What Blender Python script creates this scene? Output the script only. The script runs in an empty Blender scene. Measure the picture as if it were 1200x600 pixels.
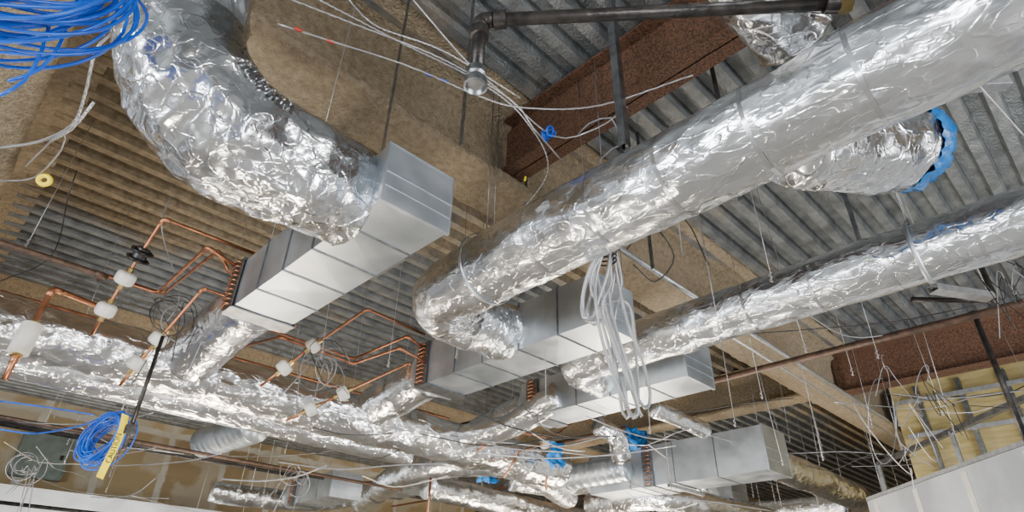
import bpy, bmesh, math, random
from mathutils import Vector, Matrix, noise
random.seed(7)
V=Vector
# ---------------------------------------------------------------- camera frame
F=705.0
EYE=V((0,0,1.5))
Xc=V((841.4,-450.7,-705)).normalized(); Yc=V((-810,-408,-705)).normalized()
Zc=Xc.cross(Yc).normalized(); Yc=Zc.cross(Xc).normalized()
R=Matrix((Xc,Yc,Zc))
def ray(px,py): return R@V(((px-600)/F,(300-py)/F,-1))
def at(px,py,h):
    w=ray(px,py); return EYE+w*(h/w.z)
def atd(px,py,t): return EYE+ray(px,py)*t
def aty(px,py,y):
    w=ray(px,py); return EYE+w*(y/w.y)
def W(x,y,h): return V((x,y,1.5+h))
cd=bpy.data.cameras.new('camera'); cam=bpy.data.objects.new('camera',cd)
bpy.context.scene.collection.objects.link(cam)
cd.sensor_width=36; cd.lens=F*36/1200; cd.clip_start=.02; cd.clip_end=200
cam.matrix_world=Matrix.Translation(EYE)@R.to_4x4()
bpy.context.scene.camera=cam
# ---------------------------------------------------------------- materials
def newmat(name):
    m=bpy.data.materials.new(name); m.use_nodes=True
    nt=m.node_tree; b=nt.nodes['Principled BSDF']; return m,nt,b
def N(nt,t,**k):
    n=nt.nodes.new(t)
    for a,v in k.items():
        if a in n.inputs: n.inputs[a].default_value=v
        else: setattr(n,a,v)
    return n
def coords(nt,scale=(1,1,1),kind='Object'):
    tc=N(nt,'ShaderNodeTexCoord'); mp=N(nt,'ShaderNodeMapping'); mp.inputs['Scale'].default_value=scale
    nt.links.new(tc.outputs[kind],mp.inputs['Vector']); return mp.outputs[0]
def ramp(nt,fac,stops):
    r=N(nt,'ShaderNodeValToRGB'); e=r.color_ramp.elements
    while len(e)<len(stops): e.new(.5)
    for el,(p,c) in zip(e,stops): el.position=p; el.color=(*c,1) if len(c)==3 else c
    nt.links.new(fac,r.inputs[0]); return r.outputs[0]
def bump(nt,b,h,strength,dist=.02,prev=None):
    n=N(nt,'ShaderNodeBump'); n.inputs['Strength'].default_value=strength; n.inputs['Distance'].default_value=dist
    nt.links.new(h,n.inputs['Height'])
    if prev: nt.links.new(prev,n.inputs['Normal'])
    nt.links.new(n.outputs[0],b.inputs['Normal']); return n.outputs[0]
def noisy(name,c1,c2,metal=0,rough=.5,scale=8,bs=.2,bd=.01,bscale=None,aniso=(1,1,1),lo=.35,hi=.65,r2=None,detail=5):
    m,nt,b=newmat(name); co=coords(nt,aniso)
    n=N(nt,'ShaderNodeTexNoise',Scale=scale,Detail=detail); nt.links.new(co,n.inputs['Vector'])
    nt.links.new(ramp(nt,n.outputs[0],[(lo,c1),(hi,c2)]),b.inputs['Base Color'])
    b.inputs['Metallic'].default_value=metal; b.inputs['Roughness'].default_value=rough
    if r2 is not None:
        nt.links.new(ramp(nt,n.outputs[0],[(lo,(rough,)*3),(hi,(r2,)*3)]),b.inputs['Roughness'])
    if bs:
        n2=N(nt,'ShaderNodeTexNoise',Scale=bscale or scale*3,Detail=4); nt.links.new(co,n2.inputs['Vector'])
        bump(nt,b,n2.outputs[0],bs,bd)
    return m
def foilmat(name,base=(.85,.87,.895),rough=.24,s=1.0,k1=6,k2=14,st=(1,1,1)):
    m,nt,b=newmat(name)
    b.inputs['Metallic'].default_value=1
    co=coords(nt,st)
    nz=N(nt,'ShaderNodeTexNoise',Scale=3.5,Detail=3); nt.links.new(co,nz.inputs['Vector'])
    mixv=N(nt,'ShaderNodeVectorMath',operation='ADD')
    sc=N(nt,'ShaderNodeVectorMath',operation='SCALE'); sc.inputs['Scale'].default_value=.2
    nt.links.new(nz.outputs['Color'],sc.inputs[0]); nt.links.new(co,mixv.inputs[0]); nt.links.new(sc.outputs[0],mixv.inputs[1])
    geo=N(nt,'ShaderNodeNewGeometry'); cur=geo.outputs['Normal']
    for k,a in ((k1,.09*s),(k2,.10*s),(k2*2.2,.055*s)):
        v=N(nt,'ShaderNodeTexVoronoi',Scale=k,feature='SMOOTH_F1'); v.inputs['Smoothness'].default_value=.2
        nt.links.new(mixv.outputs[0],v.inputs['Vector'])
        sub=N(nt,'ShaderNodeVectorMath',operation='SUBTRACT'); sub.inputs[1].default_value=(.5,.5,.5); nt.links.new(v.outputs['Color'],sub.inputs[0])
        s2=N(nt,'ShaderNodeVectorMath',operation='SCALE'); s2.inputs['Scale'].default_value=a*2; nt.links.new(sub.outputs[0],s2.inputs[0])
        ad=N(nt,'ShaderNodeVectorMath',operation='ADD'); nt.links.new(cur,ad.inputs[0]); nt.links.new(s2.outputs[0],ad.inputs[1])
        no=N(nt,'ShaderNodeVectorMath',operation='NORMALIZE'); nt.links.new(ad.outputs[0],no.inputs[0]); cur=no.outputs[0]
    p=cur
    for k,sg,w in ((4.5,.40,.018),(10,.32,.022),(20,.16,.03)):
        n1=N(nt,'ShaderNodeTexNoise',Scale=k,Detail=1.0,Distortion=.2); nt.links.new(co,n1.inputs['Vector'])
        ab=N(nt,'ShaderNodeMath',operation='SUBTRACT'); ab.inputs[1].default_value=.5; nt.links.new(n1.outputs[0],ab.inputs[0])
        a2=N(nt,'ShaderNodeMath',operation='ABSOLUTE'); nt.links.new(ab.outputs[0],a2.inputs[0])
        cr=ramp(nt,a2.outputs[0],[(.0,(1,1,1)),(w,(0,0,0))])
        p=bump(nt,b,cr,sg*s,.005,p)
    b.inputs['Base Color'].default_value=(*base,1)
    nc=N(nt,'ShaderNodeTexNoise',Scale=1.7,Detail=4); nt.links.new(co,nc.inputs['Vector'])
    nt.links.new(ramp(nt,nc.outputs[0],[(.3,(rough*1.25,)*3),(.7,(rough*.85,)*3)]),b.inputs['Roughness'])
    return m
M={}
M['foil']=foilmat('foil_facing',st=(1.4,.6,1.4))
M['foil2']=foilmat('foil_facing_loose',(.85,.865,.885),.2,1.2,4.5,10)
M['foilx']=foilmat('foil_facing_main',(.85,.865,.885),.22,1.15,5,11,st=(.6,1.3,1.3))
M['tape']=noisy('foil_tape',(.70,.71,.73),(.78,.79,.81),1,.26,6,.15,.01,12)
M['galv']=noisy('galvanized_sheet',(.50,.56,.62),(.70,.75,.80),.90,.33,3.2,.08,.015,1.6,r2=.44)
M['galvd']=noisy('galvanized_dark',(.22,.23,.24),(.36,.37,.38),1,.38,14,.1)
M['galvw']=noisy('zinc_strut',(.42,.43,.44),(.58,.59,.61),.7,.35,20,.1)
M['foam']=noisy('spray_fireproofing',(.235,.18,.115),(.37,.30,.20),0,.95,22,1.0,.035,50,detail=10,lo=.3,hi=.7)
M['rust']=noisy('red_oxide_steel',(.04,.018,.009),(.17,.08,.042),0,.8,70,.8,.010,80,lo=.38,hi=.68,detail=10)
M['rustpipe']=noisy('rusty_pipe',(.06,.038,.028),(.13,.075,.05),.3,.5,18,.2)
M['copper']=noisy('copper',(.36,.15,.08),(.54,.25,.14),1,.34,12,.1,r2=.48)
M['brass']=noisy('brass',(.50,.36,.14),(.62,.46,.2),1,.3,12,.05)
M['iron']=noisy('black_iron',(.018,.017,.016),(.06,.052,.047),.5,.35,14,.25)
M['white']=noisy('white_plastic',(.60,.57,.50),(.78,.76,.71),0,.4,9,.05)
M['blue']=noisy('blue_cable_jacket',(.0,.055,.42),(.005,.13,.70),0,.32,6,.0)
M['bluefilm']=noisy('blue_plastic_film',(.0,.10,.36),(.02,.22,.60),0,.25,6,.6,.02,20)
M['yellow']=noisy('yellow_plastic',(.95,.70,.0),(1.0,.80,.01),0,.4,9,.0)
M['grey']=noisy('grey_cable_jacket',(.22,.22,.23),(.36,.36,.37),.2,.4,9,.0)
M['black']=noisy('black_jacket',(.012,.012,.013),(.03,.03,.032),0,.4,9,.0)
M['wire']=noisy('steel_wire',(.35,.35,.36),(.55,.55,.56),.8,.4,9,0)
M['red']=noisy('red_marking',(.5,.03,.02),(.6,.05,.03),0,.4,9,0)
M['panel']=noisy('painted_panel',(.16,.20,.17),(.24,.29,.25),.1,.45,5,.05)
M['dry']=noisy('white_drywall',(.36,.38,.41),(.52,.55,.58),0,.8,1.2,.1,lo=.4,hi=.6)
M['floor']=noisy('concrete',(.45,.43,.40),(.56,.54,.51),0,.8,1.2,.1)
M['ink']=noisy('black_ink',(.01,.01,.01),(.02,.02,.02),0,.6,3,0)
def mcmat():
    m,nt,b=newmat('armored_conduit'); b.inputs['Metallic'].default_value=.7; b.inputs['Roughness'].default_value=.34
    w=N(nt,'ShaderNodeTexWave',Scale=42,Distortion=.2); w.bands_direction='Z'; nt.links.new(coords(nt),w.inputs['Vector'])
    bump(nt,b,w.outputs['Fac'],.5,.004)
    nt.links.new(ramp(nt,w.outputs['Fac'],[(.1,(.36,.36,.38)),(.6,(.70,.71,.73))]),b.inputs['Base Color']); return m
M['mc']=mcmat()
def deckmat():
    m,nt,b=newmat('steel_deck')
    tc=N(nt,'ShaderNodeTexCoord'); co=tc.outputs['Object']
    sep=N(nt,'ShaderNodeSeparateXYZ'); nt.links.new(co,sep.inputs[0])
    nz=N(nt,'ShaderNodeTexNoise',Scale=.8,Detail=6); nt.links.new(co,nz.inputs['Vector'])
    def math_(op,a,b_=None,c=None):
        n=N(nt,'ShaderNodeMath',operation=op)
        for i,q in enumerate([a,b_,c]):
            if q is None: continue
            if isinstance(q,(int,float)): n.inputs[i].default_value=q
            else: nt.links.new(q,n.inputs[i])
        return n.outputs[0]
    a=math_('MULTIPLY',math_('ABSOLUTE',math_('SUBTRACT',sep.outputs[1],3.4)),-.6)
    a=math_('ADD',a,1.0)
    left=math_('MULTIPLY',math_('SUBTRACT',5.0,sep.outputs[0]),.28)
    yy=math_('MULTIPLY',math_('SUBTRACT',sep.outputs[1],2.2),.6)
    left=math_('MINIMUM',left,yy)
    far=math_('MULTIPLY',math_('SUBTRACT',7.8,sep.outputs[1]),.8)
    left=math_('MINIMUM',left,far)
    a=math_('MAXIMUM',a,left)
    a=math_('ADD',a,math_('MULTIPLY',math_('SUBTRACT',nz.outputs[0],.5),1.6))
    fac=ramp(nt,a,[(.3,(0,0,0)),(.62,(1,1,1))])
    n2=N(nt,'ShaderNodeTexNoise',Scale=6,Detail=9); nt.links.new(co,n2.inputs['Vector'])
    g=ramp(nt,n2.outputs[0],[(.3,(.12,.13,.135)),(.7,(.26,.275,.28))])
    n3=N(nt,'ShaderNodeTexNoise',Scale=16,Detail=9); nt.links.new(co,n3.inputs['Vector'])
    t=ramp(nt,n3.outputs[0],[(.3,(.145,.11,.068)),(.7,(.28,.225,.145))])
    mx=N(nt,'ShaderNodeMixRGB'); nt.links.new(fac,mx.inputs[0]); nt.links.new(g,mx.inputs[1]); nt.links.new(t,mx.inputs[2])
    nt.links.new(mx.outputs[0],b.inputs['Base Color'])
    inv=math_('SUBTRACT',.5,math_('MULTIPLY',fac,.5)); nt.links.new(inv,b.inputs['Metallic'])
    nt.links.new(math_('ADD',math_('MULTIPLY',fac,.55),.38),b.inputs['Roughness'])
    n4=N(nt,'ShaderNodeTexNoise',Scale=45,Detail=5); nt.links.new(co,n4.inputs['Vector'])
    bump(nt,b,n4.outputs[0],.6,.018)
    return m
M['deck']=deckmat()
def wallmat(name,c1,c2,mort):
    m,nt,b=newmat(name); b.inputs['Roughness'].default_value=.9
    tc=N(nt,'ShaderNodeTexCoord'); sep=N(nt,'ShaderNodeSeparateXYZ'); nt.links.new(tc.outputs['Object'],sep.inputs[0])
    ad=N(nt,'ShaderNodeMath',operation='ADD'); nt.links.new(sep.outputs[0],ad.inputs[0]); nt.links.new(sep.outputs[1],ad.inputs[1])
    cb=N(nt,'ShaderNodeCombineXYZ'); nt.links.new(ad.outputs[0],cb.inputs[0]); nt.links.new(sep.outputs[2],cb.inputs[1])
    nd=N(nt,'ShaderNodeTexNoise',Scale=5,Detail=3); nt.links.new(tc.outputs['Object'],nd.inputs['Vector'])
    sd=N(nt,'ShaderNodeVectorMath',operation='SCALE'); sd.inputs['Scale'].default_value=.12; nt.links.new(nd.outputs['Color'],sd.inputs[0])
    av=N(nt,'ShaderNodeVectorMath',operation='ADD'); nt.links.new(cb.outputs[0],av.inputs[0]); nt.links.new(sd.outputs[0],av.inputs[1])
    br=N(nt,'ShaderNodeTexBrick',Scale=1); nt.links.new(av.outputs[0],br.inputs['Vector'])
    br.offset=0; br.inputs['Color1'].default_value=(*c1,1); br.inputs['Color2'].default_value=(*c2,1); br.inputs['Mortar'].default_value=(*mort,1)
    br.inputs['Brick Width'].default_value=1.22; br.inputs['Row Height'].default_value=2.4; br.inputs['Mortar Size'].default_value=.085; br.inputs['Mortar Smooth'].default_value=.5
    nz=N(nt,'ShaderNodeTexNoise',Scale=1.4,Detail=8); nt.links.new(tc.outputs['Object'],nz.inputs['Vector'])
    f=ramp(nt,nz.outputs[0],[(.48,(0,0,0)),(.56,(1,1,1))])
    mx=N(nt,'ShaderNodeMixRGB'); mx.inputs[2].default_value=(.58,.52,.40,1); nt.links.new(br.outputs[0],mx.inputs[1])
    mu=N(nt,'ShaderNodeMath',operation='MULTIPLY'); mu.inputs[1].default_value=.65; nt.links.new(f,mu.inputs[0]); nt.links.new(mu.outputs[0],mx.inputs[0])
    nt.links.new(mx.outputs[0],b.inputs['Base Color']); return m
M['wall']=wallmat('unfinished_wallboard',(.48,.36,.19),(.38,.28,.15),(.66,.62,.52))
M['ply']=noisy('tan_sheathing',(.34,.26,.10),(.48,.38,.17),0,.85,3,.2,aniso=(1,1,5))
# ---------------------------------------------------------------- object helpers
COL=bpy.context.scene.collection
def tag(o,label,cat,group=None,kind=None):
    o['label']=label; o['category']=cat
    if group: o['group']=group
    if kind: o['kind']=kind
    return o
def mk(name,vf,mat,parent=None,smooth=True,auto=None):
    vs,fs=vf
    c=V((0,0,0))
    for v in vs: c+=v
    c/=len(vs)
    me=bpy.data.meshes.new(name); me.from_pydata([tuple(v-c) for v in vs],[],fs); me.update()
    me.materials.append(M[mat] if isinstance(mat,str) else mat)
    if smooth:
        me.shade_smooth()
        if auto: 
            try: me.set_sharp_from_angle(angle=math.radians(auto))
            except Exception: pass
    o=bpy.data.objects.new(name,me); COL.objects.link(o)
    if parent is not None:
        o.parent=parent; o.location=c-parent_loc(parent)
    else: o.location=c
    o['_wl']=tuple(c)
    return o
def parent_loc(p): return V(p['_wl'])
def thing(name,loc,label,cat,group=None):
    e=bpy.data.objects.new(name,None); e.empty_display_size=.1; COL.objects.link(e)
    e.location=loc; e['_wl']=tuple(loc); tag(e,label,cat,group); return e
def catmull(P,step=.05,closed=False):
    P=[V(p) for p in P]; n=len(P)
    if n==2 and not closed:
        L=(P[1]-P[0]).length; k=max(1,int(L/step)); return [P[0].lerp(P[1],i/k) for i in range(k+1)]
    out=[]
    rng=range(n if closed else n-1)
    for i in rng:
        if closed: a,b,c,d=P[(i-1)%n],P[i],P[(i+1)%n],P[(i+2)%n]
        else:
            b,c=P[i],P[i+1]; a=P[i-1] if i>0 else b*2-c; d=P[i+2] if i+2<n else c*2-b
        k=max(2,int((c-b).length/step))
        for j in range(k):
            t=j/k
            out.append(.5*((2*b)+(c-a)*t+(2*a-5*b+4*c-d)*t*t+(3*b-a-3*c+d)*t**3))
    if not closed: out.append(P[-1])
    return out
def fillet(P,rad,seg=6,step=None):
    P=[V(p) for p in P]; out=[P[0]]
    for i in range(1,len(P)-1):
        a,b,c=P[i-1],P[i],P[i+1]; u=(a-b); w=(c-b); r=min(rad,u.length*.49,w.length*.49)
        u=u.normalized()*r; w=w.normalized()*r
        c0=b+u; c1=b+u*.448; c2=b+w*.448; c3=b+w
        for j in range(seg+1):
            t=j/seg; out.append(c0*(1-t)**3+c1*3*t*(1-t)**2+c2*3*t*t*(1-t)+c3*t**3)
    out.append(P[-1])
    if step:
        o2=[out[0]]
        for a,b in zip(out,out[1:]):
            k=max(1,round((b-a).length/step))
            for j in range(1,k+1): o2.append(a.lerp(b,j/k))
        out=o2
    return out
def sweep(pts,r,seg=8,closed=False,disp=None,caps=True,sx=1,sz=1,rf=None):
    pts=[V(p) for p in pts]
    q=[pts[0]]
    for p in pts[1:]:
        if (p-q[-1]).length>1e-5: q.append(p)
    pts=q; n=len(pts); vs=[];fs=[]
    T=[]
    for i in range(n):
        if closed: t=pts[(i+1)%n]-pts[i-1]
        else: t=pts[min(i+1,n-1)]-pts[max(i-1,0)]
        if t.length<1e-9: t=V((0,0,1))
        T.append(t.normalized())
    up=V((0,0,1)) if abs(T[0].z)<.9 else V((1,0,0))
    a=T[0].cross(up).normalized()
    s=0
    for i in range(n):
        a=(a-T[i]*a.dot(T[i]))
        a=a.normalized() if a.length>1e-6 else T[i].orthogonal().normalized()
        b=a.cross(T[i])
        rr=rf(i/(n-1)) if rf else r
        for j in range(seg):
            th=2*math.pi*j/seg
            d=a*math.cos(th)*sx+b*math.sin(th)*sz
            p=pts[i]+d*rr
            if disp: p=pts[i]+d*(rr+disp(p,th,i/(n-1)))
            vs.append(p)
    m=n if closed else n-1
    for i in range(m):
        for j in range(seg):
            fs.append((i*seg+j,i*seg+(j+1)%seg,((i+1)%n)*seg+(j+1)%seg,((i+1)%n)*seg+j))
    if caps and not closed:
        fs.append(tuple(range(seg))[::-1]); fs.append(tuple((n-1)*seg+j for j in range(seg)))
    return vs,fs
def join(*L):
    vs=[];fs=[]
    for v,f in L:
        k=len(vs); vs+=v; fs+=[tuple(i+k for i in g) for g in f]
    return vs,fs
def boxvf(a,b,bev=.004):
    bm=bmesh.new(); bmesh.ops.create_cube(bm,size=1)
    a=V(a);b=V(b);c=(a+b)/2;s=b-a
    for v in bm.verts: v.co=V((v.co.x*s.x,v.co.y*s.y,v.co.z*s.z))+c
    if bev: bmesh.ops.bevel(bm,geom=bm.edges[:],offset=min(bev,min(abs(k) for k in s)*.3),segments=2,affect='EDGES')
    vs=[v.co.copy() for v in bm.verts]; fs=[tuple(v.index for v in f.verts) for f in bm.faces]; bm.free(); return vs,fs
def obox(p0,p1,w,h,up=V((0,0,1))):
    t=(p1-p0).normalized(); s=t.cross(up)
    if s.length<1e-3: s=t.cross(V((1,0,0)))
    s.normalize(); u=s.cross(t)
    vs=[]
    for p in (p0,p1):
        for a,b in ((-1,-1),(1,-1),(1,1),(-1,1)): vs.append(p+s*a*w/2+u*b*h/2)
    return vs,[(3,2,1,0),(4,5,6,7),(0,1,5,4),(1,2,6,5),(2,3,7,6),(3,0,4,7)]
def channel(p0,p1,w=.041,h=.041,t=.004,up=V((0,0,1))):
    tt=(p1-p0).normalized(); s=tt.cross(up)
    if s.length<1e-3: s=tt.cross(V((1,0,0)))
    s.normalize(); u=s.cross(tt)
    return join(obox(p0-u*h/2,p1-u*h/2,w,t,up),obox(p0-s*w/2,p1-s*w/2,t,h,up),obox(p0+s*w/2,p1+s*w/2,t,h,up),
                obox(p0+u*h/2-s*w*.35,p1+u*h/2-s*w*.35,w*.25,t,up),obox(p0+u*h/2+s*w*.35,p1+u*h/2+s*w*.35,w*.25,t,up))
def lathe(p,ax,prof,seg=20):
    ax=V(ax).normalized(); a=ax.orthogonal().normalized(); b=ax.cross(a); vs=[];fs=[]
    for (d,r) in prof:
        for j in range(seg):
            th=2*math.pi*j/seg; vs.append(p+ax*d+(a*math.cos(th)+b*math.sin(th))*r)
    for i in range(len(prof)-1):
        for j in range(seg): fs.append((i*seg+j,i*seg+(j+1)%seg,(i+1)*seg+(j+1)%seg,(i+1)*seg+j))
    fs.append(tuple(range(seg))[::-1]); fs.append(tuple((len(prof)-1)*seg+j for j in range(seg)))
    return vs,fs
def nz(p,s,o=0): return noise.noise(V((p.x*s+o,p.y*s+o*.7,p.z*s-o)))
# ---------------------------------------------------------------- shell
DH=3.6
def deck():
    P_=.235
    prof=[(0,0),(.085,0),(.108,.095),(.207,.095),(P_,0)]
    vs=[];fs=[];y=-8
    ys=[]
    while y<16.2:
        for a,z in prof[:-1]: ys.append((y+a,z))
        y+=P_
    for x in (-8,26):
        for (yy,z) in ys: vs.append(W(x,yy,DH+z))
    n=len(ys)
    for i in range(n-1): fs.append((i,n+i,n+i+1,i+1))
    o=mk('ceiling',(vs,fs),'deck',smooth=False); o['kind']='structure'; o['label']='corrugated steel roof deck with tan overspray'
    c=o.location.copy(); o.data.transform(Matrix.Translation(c)); o.location=(0,0,0)
deck()
o=mk('floor',boxvf((-25,-25,-.1),(26,16.2,0),0),'floor',smooth=False); o['kind']='structure'
o=mk('wall_north',boxvf((-8,15,0),(26,15.2,5.1),0),'wall',smooth=False); o['kind']='structure'
o=mk('wall_east',boxvf((22,-8,0),(22.2,15,5.1),0),'wall',smooth=False); o['kind']='structure'
o=mk('wall_low_partition',boxvf((-8,13.4,0),(5.5,13.55,3.27),0),'dry',smooth=False); o['kind']='structure'
o=mk('wall_sheathing',boxvf((11.6,-6,0),(11.75,2.6,5.08),0),'ply',smooth=False); o['kind']='structure'
# beams
def foambeam(p0,p1,bot,top,w,label,seed):
    L=(p1-p0).length; t=(p1-p0).normalized(); s=V((-t.y,t.x,0)); n=int(L/.045)
    H=top-bot
    prof=[(-.47,.01),(-.4,-.0),(-.2,-.01),(0,-.01),(.2,-.01),(.4,-.0),(.47,.01),(.53,.03),(.53,.10),(.49,.13),(.34,.16),(.28,.21),(.26,.3),(.26,.4),(.26,.5),(.26,.62),(.27,.76),(.33,.88),(.55,.96),(1.1,1.0),
          (-1.1,1.0),(-.55,.96),(-.33,.88),(-.27,.76),(-.26,.62),(-.26,.5),(-.26,.4),(-.26,.3),(-.28,.21),(-.34,.16),(-.49,.13),(-.53,.10),(-.53,.03)]
    vs=[];fs=[];k=len(prof)
    for i in range(n+1):
        c=p0+t*(L*i/n)
        for a,b in prof:
            p=V((c.x,c.y,0))+s*a*w+V((0,0,1.5+bot+b*H))
            d=.010*nz(p,1.5,seed)+.012*nz(p,6,seed)+.014*nz(p,16,seed)
            vs.append(p+s*d*(1 if a>0 else -1)+V((0,0,-abs(d) if b<.9 else 0)))
    for i in range(n):
        for j in range(k):
            fs.append((i*k+j,i*k+(j+1)%k,(i+1)*k+(j+1)%k,(i+1)*k+j))
    return tag(mk('fireproofed_beam',(vs,fs),'foam',auto=75),label,'ceiling beam')
foambeam(V((-6,2.95,0)),V((22,2.95,0)),2.95,3.62,.46,'tan spray-fireproofed steel beam under the deck',1)
foambeam(V((-.45,3.25,0)),V((-.45,9.3,0)),2.95,3.62,.40,'tan fireproofed beam at edge of ribbed deck',2)
foambeam(V((-6,9.6,0)),V((22,9.6,0)),2.95,3.62,.40,'tan spray-fireproofed beam beyond the main duct',3)
foambeam(V((9.6,3.25,0)),V((9.6,9.3,0)),3.05,3.62,.34,'tan fireproofed cross beam near white partition',4)
foambeam(V((-6,-3.2,0)),V((22,-3.2,0)),2.95,3.62,.40,'tan spray-fireproofed steel beam under the deck',5)
def ibeam(x,y0,y1,bot,top,w,label):
    t=.02
    vf=join(boxvf((x-w/2,y0,1.5+bot),(x+w/2,y1,1.5+bot+t),.003),boxvf((x-.006,y0,1.5+bot),(x+.006,y1,1.5+top),.001),boxvf((x-w/2,y0,1.5+top-t),(x+w/2,y1,1.5+top),.003))
    return tag(mk('steel_beam',vf,'rust',smooth=False),label,'ceiling beam')
ibeam(2.62,-2.9,2.8,3.05,3.59,.22,'bare red-brown steel beam with flaking coating')
ibeam(9.6,-2.9,2.8,3.0,3.59,.26,'bare red-brown steel beam near far bay')
ibeam(15.2,-2.9,2.8,3.0,3.59,.26,'bare brown steel beam in the far bay')
# ---------------------------------------------------------------- foil ducts
def foil_duct(path,r,label,seed,name='insulated_duct',amp=1.0,seg=72,step=.022,mat='foil',bands=None,group=None,sx=1,sz=1,cat='air duct',rf=None,lo=1.0,an=(1,1,1)):
    def disp(p,th,u):
        q=V((p.x*an[0],p.y*an[1],p.z*an[2]))
        w=1-abs(nz(q,3.0,seed))*2.2
        w2=1-abs(nz(q,7.5,seed+5))*2.2
        w3=1-abs(nz(q,16,seed+9))*2.2
        return amp*(.022*lo*nz(q,1.9,seed)+.010*w+.0055*w2+.0018*w3)-.009*amp
    e=thing(name,path[len(path)//2]-V((0,0,r)),label,cat,group)
    pts=fillet(path,.001,1,step) if len(path)>40 else catmull(path,step)
    mk('foil_jacket',sweep(pts,r,seg,disp=disp,sx=sx,sz=sz,rf=rf),mat,e)
    if bands:
        n=len(pts)
        for b in bands:
            i=max(2,min(n-6,int(b*n))); k=max(3,int(.07/step))
            seg_pts=pts[i:i+k]
            if len(seg_pts)>1:
                mk('foil_tape',sweep(seg_pts,r,seg,caps=False,disp=lambda p,th,u:disp(p,th,u)+.002,sx=sx,sz=sz,rf=(lambda u:rf(b)) if rf else None),'tape',e)
    return e
def el(pts,rad,step=.03):
    # evenly respaced path with a smooth arc so the inner side of the bend does not bunch
    P=fillet([W(*p) for p in pts],rad,60)
    L=[0]
    for a,b in zip(P,P[1:]): L.append(L[-1]+(b-a).length)
    n=int(L[-1]/.02); out=[];j=0
    for i in range(n+1):
        s=L[-1]*i/n
        while j<len(L)-2 and L[j+1]<s: j+=1
        k=(s-L[j])/max(1e-9,L[j+1]-L[j]); out.append(P[j].lerp(P[j+1],min(1,k)))
    return out
def rA(u):
    if u<.45: return .265
    return .265+.04*min(1,(u-.45)/.18)-.04*max(0,(u-.88)/.12)
foil_duct(el([(.19,2.5,3.62),(.19,2.5,1.93),(1.22,2.52,1.95)],.50),.25,'wide baggy foil-wrapped duct dropping and bending into metal box',11,amp=2.2,mat='foil2',rf=rA,seg=110,step=.02)
foil_duct(el([(2.21,-2.5,1.93),(2.21,3.17,1.92),(3.02,3.17,1.95)],.37),.225,'large foil-wrapped round duct with elbow into metal box',21,bands=[.43,.5,.57,.64,.71,.9],seg=96,amp=1.15,step=.02,an=(1.2,.7,1.2))
foil_duct(el([(3.98,-3,2.0),(3.98,3.3,2.0),(4.4,3.3,2.0)],.30),.185,'slimmer foil-wrapped round duct with elbow into box',31,amp=.9,bands=[.41,.48,.55,.62,.69,.76,.88],an=(1.2,.6,1.2))
foil_duct(el([(-3,5.45,1.78),(6.2,5.45,1.72)],.1),.26,'long wide foil-wrapped main duct crossing the room',41,amp=1.9,mat='foilx',bands=[.5,.72],sx=1.0,sz=.85,an=(.7,1.1,1.1))
foil_duct(el([(-3,6.0,1.70),(4.2,6.0,1.66)],.1),.14,'smooth foil duct running beside the main duct',45,amp=.4,bands=[.5],mat='foilx')
foil_duct(el([(1.2,.55,2.72),(1.75,.5,2.62),(2.3,.45,2.46)],.3),.19,'crinkled foil flexible duct crossing above large duct',51,amp=1.5,mat='foil2')
foil_duct([W(2.42,.62,1.98),W(2.78,.47,2.08),W(3.18,.31,2.23)],.225,'fat foil flexible duct branching with blue wrapped end',52,amp=1.7,mat='foil2')
def film(center,axis,r,seed,label,amp=.03,l=.07):
    axis=V(axis).normalized(); a=axis.orthogonal().normalized(); b=axis.cross(a); vs=[];fs=[];S=120
    prof=[(-l,1.005),(-l*.7,1.03),(-l*.35,1.04),(0,1.045),(l*.35,1.05),(l*.7,1.03),(l,1.0),(l*.9,.93),(l*.3,.88),(-l*.2,.6),(-l*.3,.02)]
    for i,(d,k) in enumerate(prof):
        for j in range(S):
            th=2*math.pi*j/S; p=center+axis*d+(a*math.cos(th)+b*math.sin(th))*r*k
            n=.5*nz(p,14,seed)+.6*nz(p,34,seed); e_=nz(p,6,seed+4)*(1 if i in (0,1) else .3)
            vs.append(p+(a*math.cos(th)+b*math.sin(th))*n*amp*.7+axis*(n*.5+e_)*amp*1.6)
    for i in range(len(prof)-1):
        for j in range(S): fs.append((i*S+j,i*S+(j+1)%S,(i+1)*S+(j+1)%S,(i+1)*S+j))
    return tag(mk('plastic_film_cap',(vs,fs),'bluefilm'),label,'plastic film')
film(W(3.20,.302,2.24),(1,-.40,.36),.232,3,'blue plastic film taped over open foil duct end',.03,.06)
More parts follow.
